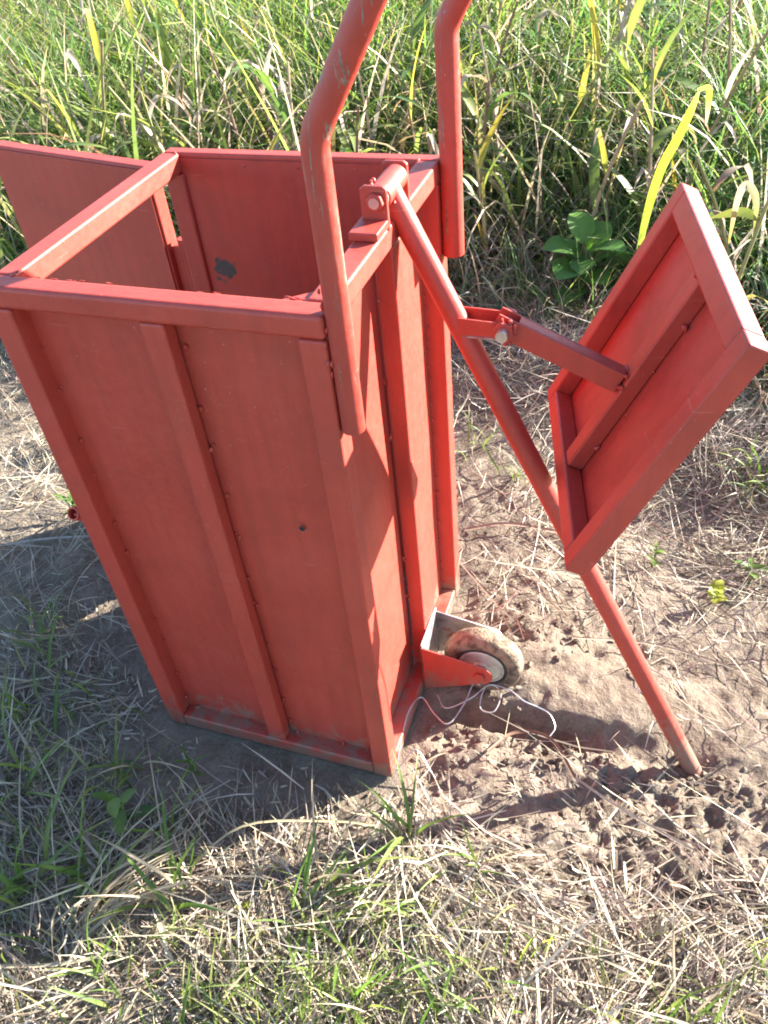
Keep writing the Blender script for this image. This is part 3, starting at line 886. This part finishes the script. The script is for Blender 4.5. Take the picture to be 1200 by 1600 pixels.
def stalk(x, y, h, mix_, label, group=None, lean_az=None, lean=.12, nl=None, r=.0085):
    z = gz(x, y)
    root = empty('crop_stalk', (x, y, z-.01))
    tag(root, label, 'crop stalk', group)
    az = random.uniform(0, 6.28) if lean_az is None else lean_az
    def ctr(t): 
        q = lean*h*(.3*t+.9*t*t)
        return Vector((math.cos(az)*q, math.sin(az)*q, h*t*(1-.06*lean*t)))
    mb = MB(); mb.tube([ctr(t) for t in np.linspace(0, 1, 7)], [r*(1-.45*t) for t in np.linspace(0, 1, 7)], 6)
    cs = random.choice([(.31, .28, .14), (.37, .31, .20), (.22, .24, .10), (.31, .24, .155), (.23, .155, .10)])
    o = mb.build('stem', STEM, None, smooth=True)
    o.parent = root
    at = o.data.color_attributes.new('col', 'FLOAT_COLOR', 'POINT')
    at.data.foreach_set('color', np.tile(np.array((*cs, 1), np.float32), len(o.data.vertices)))
    nl = nl or random.randint(4, 7)
    a = random.uniform(0, 6.28)
    for i in range(nl):
        t = .22 + .76*(i+random.uniform(-.2, .2))/nl
        t = min(max(t, .08), .99)
        kind = random.choices(('green', 'yellow', 'dry'), mix_)[0]
        if t < .45 and random.random() < .6: kind = 'dry'
        l = bpy.data.objects.new('leaf', random.choice(LEAVES[kind]))
        col.objects.link(l); l.parent = root
        l.location = ctr(t)
        a += math.pi + random.uniform(-.7, .7)
        l.rotation_euler = (random.uniform(-.2, .2), random.uniform(-.25, .2), a)
        s = random.uniform(.75, 1.3)*(.6+.5*min(1, h)); l.scale = (s, s*random.uniform(.8, 1.3), s)
    return root
placed = []
stalks = []
tries = 0
while len(placed) < 135 and tries < 6000:
    tries += 1
    x = random.uniform(-5.0, 2.6); y = 1.2+5.0*random.random()**1.35
    dpt = float(depth_in(np.array(x), np.array(y)))
    if dpt < .12: continue
    if not bool(visible(np.array([x]), np.array([y]), np.array([.4]), .02)[0]): continue
    if any((x-a)**2+(y-b)**2 < .13**2 for a, b in placed): continue
    # fewer far away
    if y > 3.5 and random.random() < .45: continue
    placed.append((x, y))
    h = random.uniform(.6, 1.0)*(.72+.28*min(1, dpt/1.0))
    look = random.choices((((6, 1, 1), 'mostly green crop stalk'), ((2, 5, 3), 'yellowing crop stalk'), ((1, 1, 7), 'dry brown crop stalk'), ((4, 2, 4), 'half dry crop stalk')), (3, 2, 4.5, 3))[0]
    qx, qy, qz = x-CAM.x, y-CAM.y, .4-CAM.z
    u = 600+1306.56*(qx*right.x+qy*right.y+qz*right.z)/(qx*fwd.x+qy*fwd.y+qz*fwd.z)
    where = 'behind the open door' if u < 265 else 'behind the box' if u < 500 else 'between the handles' if u < 690 else 'beside the back handle' if u < 1000 else 'above the press plate'
    where += ' at the grass edge' if dpt < .5 else ' deep in the grass' if dpt > 1.8 else ' amid the grass'
    stalks.append((u, look[1]+' '+where, stalk(x, y, h, look[0], look[1], 'crop stalks in the tall grass', lean=random.uniform(.05, .35))))
ORD = ['leftmost', 'second', 'third', 'fourth', 'fifth', 'sixth', 'seventh', 'eighth', 'ninth', 'tenth', 'eleventh', 'twelfth', 'thirteenth', 'fourteenth']
for lb in sorted({q[1] for q in stalks}):
    same = sorted([q for q in stalks if q[1] == lb], key=lambda q: q[0])
    for i, q in enumerate(same):
        q[2]['label'] = lb if len(same) == 1 else lb + (', leftmost' if i == 0 else ', %s from left' % ORD[min(i, 13)])
print('stalks', len(placed), 'tries', tries)

# one big yellow leaf and the stalk at the right edge
def leaf_obj(mesh, parent, loc, rot, sc):
    l = bpy.data.objects.new('leaf', mesh); col.objects.link(l); l.parent = parent
    l.location = loc; l.rotation_euler = rot; l.scale = sc if hasattr(sc, '__len__') else (sc, sc, sc)
    return l
def colour(o, c):
    at = o.data.color_attributes.new('col', 'FLOAT_COLOR', 'POINT')
    at.data.foreach_set('color', np.tile(np.array((*c, 1), np.float32), len(o.data.vertices)))
def strip_path(name, pts, width, stops, mat, parent, facing=None, taper=True, fold=.2):
    """a folded strip along a 3-D path, turned to one side"""
    P = catmull(pts, 5); K = len(P); vs, fs, cs = [], [], []
    fc = Vector(facing or (0, -1, .3))
    for i, p in enumerate(P):
        t = i/(K-1)
        d = (P[min(i+1, K-1)]-P[max(i-1, 0)]).normalized()
        s = d.cross(fc).normalized(); nrm = s.cross(d)
        w = width*min(1, .35+2.2*t)*max(.06, 1-max(0, t-.55)**2*4.2) if taper else width
        for k in (-1, 0, 1):
            vs.append(p + s*(k*w/2) + nrm*(abs(k)*fold*w/2))
            for (p0, c0), (p1, c1) in zip(stops[:-1], stops[1:]):
                if p0 <= t <= p1:
                    u = (t-p0)/(p1-p0); c = [c0[j]*(1-u)+c1[j]*u for j in range(3)]; break
            cs.append((*c, 1))
    for i in range(K-1):
        for k in (0, 1): fs.append((i*3+k, i*3+k+1, i*3+k+4, i*3+k+3))
    me = bpy.data.meshes.new(name); me.from_pydata(vs, [], fs)
    at = me.color_attributes.new('col', 'FLOAT_COLOR', 'POINT'); at.data.foreach_set('color', np.array(cs, np.float32).ravel())
    me.shade_smooth(); me.materials.append(mat)
    o = bpy.data.objects.new(name, me); col.objects.link(o)
    if parent is not None:
        o.parent = parent; o.matrix_parent_inverse = Matrix.Translation(-Vector(parent.location))
    return o
YL = (.33, .37, .07); YB = (.36, .34, .13)
yx, yy = .735, 1.76
r_ = empty('yellow_leaf_shoot', (yx, yy, gz(yx, yy)))
tag(r_, 'shoot with one long bright yellow leaf folded at the tip behind the press plate', 'shoot')
strip_path('leaf', [(yx, yy, .10), (.746, 1.755, .349), (.772, 1.75, .521), (.809, 1.75, .619), (.834, 1.75, .697), (.846, 1.75, .743)], .026, [(0, G2), (.3, (.22, .29, .06)), (.5, YL), (.62, (.25, .30, .06)), (.75, YL), (1, YB)], LEAF, r_, (-.3, -1, .3))
strip_path('leaf_tip', [(.840, 1.752, .742), (.868, 1.750, .746), (.874, 1.742, .715), (.876, 1.738, .655)], .018, [(0, YB), (.6, YL), (1, TA)], LEAF, r_, (-.6, -1, .1))
o = MB().tube([(yx, yy, gz(yx, yy)-.01), (yx+.002, yy, .12), (yx+.008, yy, .30)], [.005, .0045, .003], 7).build('stem', STEM, r_, smooth=True); colour(o, (.20, .26, .08))
rx_, ry_ = .995, 1.60
r_ = empty('crop_stalk', (rx_, ry_, gz(rx_, ry_)))
tag(r_, 'leaning pale green stalk with a hanging leaf at the right edge beside the plate', 'crop stalk')
o = MB().tube([(rx_, ry_, -.01), (1.02, 1.6, .22), (1.06, 1.6, .50), (1.11, 1.6, .74)], [.006, .0055, .005, .003], 8).build('stem', STEM, r_, smooth=True); colour(o, (.30, .33, .14))
strip_path('leaf', [(1.045, 1.6, .43), (1.03, 1.59, .52), (1.0, 1.585, .56), (.985, 1.58, .52), (.984, 1.58, .40)], .020, [(0, YG), (.55, TA), (.75, (.45, .36, .24)), (1, YE)], LEAF, r_)
strip_path('leaf', [(1.05, 1.6, .46), (1.0, 1.59, .485), (.93, 1.58, .47)], .024, [(0, G2), (1, YG)], LEAF, r_)
strip_path('leaf', [(1.07, 1.6, .54), (1.09, 1.59, .64), (1.10, 1.58, .78)], .026, [(0, YG), (1, YG)], LEAF, r_)

# broad-leaved plant at the foot of the grass
OV = [leaf_mesh('broad_leaf', .105, .085, .9, .8, [(0, (.055, .13, .03)), (1, (.075, .17, .035))], K=9, fold=.18, oval=True),
      leaf_mesh('broad_leaf', .085, .065, .4, 1.2, [(0, (.07, .16, .03)), (1, (.11, .22, .04))], K=9, fold=.25, oval=True)]
def broad_plant(x, y, n, h, s, label, spread=.12):
    root = empty('broad_leaf_plant', (x, y, gz(x, y))); tag(root, label, 'plant')
    o = MB().tube([(x, y, gz(x, y)-.005), (x+.01, y, gz(x, y)+h*.5), (x, y+.01, gz(x, y)+h)], [.004, .003, .002], 6).build('stem', STEM, root, smooth=True); colour(o, (.12, .20, .05))
    for i in range(n):
        a = i*2.4+random.uniform(-.4, .4); t = .35+.65*i/n
        rr = spread*random.uniform(.3, 1)*(1.2-t)
        leaf_obj(random.choice(OV), root, (math.cos(a)*rr, math.sin(a)*rr, h*t), (random.uniform(-.3, .3), random.uniform(-.2, .3), a), s*random.uniform(.75, 1.2))
broad_plant(.565, 1.86, 15, .24, 1.25, 'dark green broad-leaved plant at the foot of the tall grass left of the press plate')

# low weeds with small leaves
SM = [leaf_mesh('leaf', .055, .018, .5, 1.1, [(0, (.075, .14, .032)), (1, (.11, .185, .042))], K=6, fold=.25, oval=True),
      leaf_mesh('leaf', .040, .020, .8, .8, [(0, (.11, .175, .04)), (1, (.15, .21, .05))], K=6, fold=.2, oval=True)]
SN = [leaf_mesh('leaf', .075, .010, .35, 1.0, [(0, (.075, .14, .035)), (1, (.11, .18, .045))], K=6, fold=.3),
      leaf_mesh('leaf', .06, .012, .6, 1.2, [(0, (.085, .15, .04)), (1, (.14, .21, .05))], K=6, fold=.3)]
SY = [leaf_mesh('leaf', .028, .020, .7, .8, [(0, (.27, .31, .05)), (1, (.36, .38, .07))], K=6, fold=.2, oval=True)]
def weed(x, y, n, s, label, meshes=SM, h=.05, group=None):
    z = gz(x, y); root = empty('weed', (x, y, z)); tag(root, label, 'weed', group)
    o = MB().tube([(x, y, z-.004), (x+.004, y+.003, z+h*.6), (x+.002, y, z+h)], [.0022, .0018, .001], 5).build('stem', STEM, root, smooth=True); colour(o, (.16, .23, .06))
    for i in range(n):
        a = i*2.4+random.uniform(-.5, .5)
        leaf_obj(random.choice(meshes), root, (0, 0, h*(.15+.85*i/n)), (random.uniform(-.3, .3), random.uniform(-.3, .3), a), s*random.uniform(.7, 1.25))
weed(1.061, .645, 12, 1.0, 'small bright yellow-green weed on the straw right of the lever', SY, .05)
weed(1.13, .745, 8, .75, 'low pale green weed near the right edge below the press plate', SM, .04)
weed(.915, .715, 7, .6, 'thin green weed beside the lever below the press plate', SM, .07)
weed(.035, -.225, 6, 1.25, 'small broad-leaved weed among shaded grass in front of the box', SM, .11)
weed(-.60, .53, 9, 1.0, 'green weed beside the latch tube at the left of the box', SN, .06)
weed(.115, -.10, 5, .8, 'little sprig just in front of the bottom rail of the box', SN, .05)
weed(.33, -.31, 4, .8, 'tiny pale weed where the box shadow ends in the straw', SY, .03)

# grass tufts in the foreground: every blade is a part
GB = [leaf_mesh('blade', .17, .0085, .15, .9, [(0, (0.228, 0.243, 0.091)), (.3, (0.099, 0.167, 0.038)), (1, (0.129, 0.205, 0.046))], K=8, fold=.3, wave=.4),
      leaf_mesh('blade', .14, .0065, .35, 1.3, [(0, (0.190, 0.213, 0.076)), (.4, (0.091, 0.152, 0.038)), (1, (0.213, 0.251, 0.068))], K=8, fold=.3, wave=.5),
      leaf_mesh('blade', .20, .0075, .10, 1.5, [(0, (0.213, 0.228, 0.084)), (.5, (0.122, 0.182, 0.046)), (1, (0.304, 0.304, 0.106))], K=9, fold=.3, wave=.5)]
DB = [leaf_mesh('blade', .20, .006, .25, 1.4, [(0, TA), (1, (0.441, 0.372, 0.258))], K=8, fold=.4, wave=.6),
      leaf_mesh('blade', .15, .005, .5, 1.1, [(0, GR), (1, TA)], K=7, fold=.4, wave=.6),
      leaf_mesh('blade', .24, .005, .35, 1.0, [(0, (0.342, 0.289, 0.198)), (1, (0.418, 0.357, 0.251))], K=8, fold=.4, wave=.5)]
def tuft(x, y, n, s, label, dry=.2, rad=.015, lean=None, name='grass_tuft', cat='grass tuft', spread=.35):
    z = gz(x, y); root = empty(name, (x, y, z-.003)); tag(root, label, cat)
    for i in range(int(n*1.6)):
        me = random.choice(DB if random.random() < dry else GB)
        a = random.uniform(0, 6.28) if lean is None else lean+random.gauss(0, spread)
        tilt = random.uniform(-.30, .22) if lean is None else random.uniform(.0, .55)
        q = s*random.uniform(.6, 1.2)
        l = leaf_obj(me, root, (random.gauss(0, rad), random.gauss(0, rad), 0), (random.uniform(-.25, .25), tilt, a), (q, q*random.uniform(.8, 1.3), q))
        l.name = 'blade'
tuft(.430, -.277, 15, 1.05, 'bright green grass tuft in the sunlit straw below the box corner', .25, .02, .5, spread=.9)
tuft(.559, -.115, 8, 1.0, 'tall thin grass sprig just below the lowest box corner', .1, .008)
tuft(.690, -.115, 6, .7, 'small sparse grass sprig right of the lowest box corner', .3, .01)
tuft(.056, -.345, 18, .95, 'green grass tuft at the shadow edge on the left', .2, .025)
tuft(.200, -.31, 13, 1.0, 'mixed green and dry tuft at the end of the box shadow', .45, .022)
tuft(-.088, -.393, 15, 1.05, 'green tuft at the far left in the shadow', .2, .025)
tuft(-.02, -.15, 12, .8, 'dull green tuft in the shade left of the bottom corner', .4, .03)
tuft(-.20, -.22, 14, .9, 'shaded grass tuft at the left edge of the picture', .35, .035)
tuft(-.42, .12, 14, .85, 'dark green tuft in the shadow at the left edge, level with the box middle', .3, .04)
tuft(-.30, -.05, 12, .8, 'dark tuft in the shadow left of the box foot', .35, .04)
tuft(.13, -.21, 9, .85, 'sparse green sprig in the shade just before the sunlit straw', .2, .02)
tuft(.544, -.40, 14, .75, 'short yellow-green tuft at the bottom middle', .3, .03)
tuft(.34, -.46, 14, .8, 'low green tuft at the bottom left of the middle', .35, .03)
tuft(.715, -.318, 13, .8, 'low green tuft at the bottom right of the middle', .3, .03)
tuft(.79, -.385, 9, .7, 'small tuft at the very bottom edge right of the middle', .3, .02)
tuft(1.062, -.25, 14, .8, 'yellow-green tuft at the lower right on the broken soil', .5, .03)
tuft(.62, -.23, 9, .6, 'tiny grass clump in the straw right of the brightest tuft', .3, .02)
tuft(.15, -.50, 16, .75, 'ragged green and straw tuft near the lower left', .5, .04)
tuft(1.13, 1.05, 14, 1.0, 'grass tuft on the straw bank at the right edge behind the press plate', .3, .03)
tuft(.55, .93, 9, .7, 'green tuft on the straw between box and lever', .4, .03)
tuft(.43, 1.02, 9, .7, 'small tuft right beside the back post of the box', .4, .03)
tuft(.07, -.415, 26, 1.15, 'bleached bunch of dry grass leaning across the end of the box shadow', 1.0, .02, .85, 'dry_grass_bunch', 'dry grass', .22)
tuft(1.14, -.27, 14, .9, 'dry grass bunch hanging over the soil in the lower right corner', .85, .02, -.5, 'dry_grass_bunch', 'dry grass', .4)
# single long straws and stems one can pick out
def straw(pts, w, c, label, name='straw'):
    z0 = [(x, y, gz(x, y)+z) for x, y, z in pts]
    c = tuple(q*.8 for q in c)
    o = strip_path(name, z0, w, [(0, c), (1, tuple(q*1.12 for q in c))], STRAW, None, (0, -.4, 1), False, .5)
    tag(o, label, 'straw')
straw([(.19, -.29, .005), (.28, -.20, .07), (.42, -.135, .05), (.50, -.11, .03)], .004, (.46, .38, .22), 'thin arching dead stem reaching from the shadow towards the lowest box corner')
straw([(.66, .10, .015), (.70, .165, .035), (.77, .165, .04), (.83, .10, .02)], .0065, (.20, .115, .075), 'brown curled dead leaf beside the wheel rut', 'dead_leaf')
straw([(.83, .10, .02), (.92, .06, .02), (1.05, .02, .012)], .005, (.50, .42, .30), 'long pale straw lying from the brown leaf towards the right')
straw([(1.0, -.10, .01), (1.07, -.06, .03), (1.13, -.03, .02)], .006, (.50, .41, .28), 'pale flat straw on the broken soil at the right')
straw([(1.01, -.115, .015), (1.08, -.15, .02), (1.14, -.215, .006)], .005, (.50, .42, .32), 'kinked grey straw over the dark hollow at the lower right')
straw([(.61, -.19, .02), (.80, -.21, .035), (1.01, -.19, .012)], .004, (.46, .37, .25), 'long thin stem lying across the lower middle')
straw([(-.03, -.52, .02), (.06, -.49, .03), (.16, -.44, .02)], .006, (.52, .44, .30), 'pale straw lying at the lower left')
straw([(-.74, .36, .01), (-.62, .41, .012), (-.50, .455, .006)], .006, (.50, .46, .40), 'straight pale stick lying left of the box in the shadow', 'stick')
straw([(.77, .43, .015), (.95, .47, .02), (1.14, .45, .01)], .005, (.46, .38, .26), 'pale stem lying on the soil behind the wheel')
straw([(.46, .69, .015), (.56, .73, .02), (.68, .75, .01)], .009, (.36, .25, .18), 'brown stick lying on the ground between the box and the lever', 'stick')
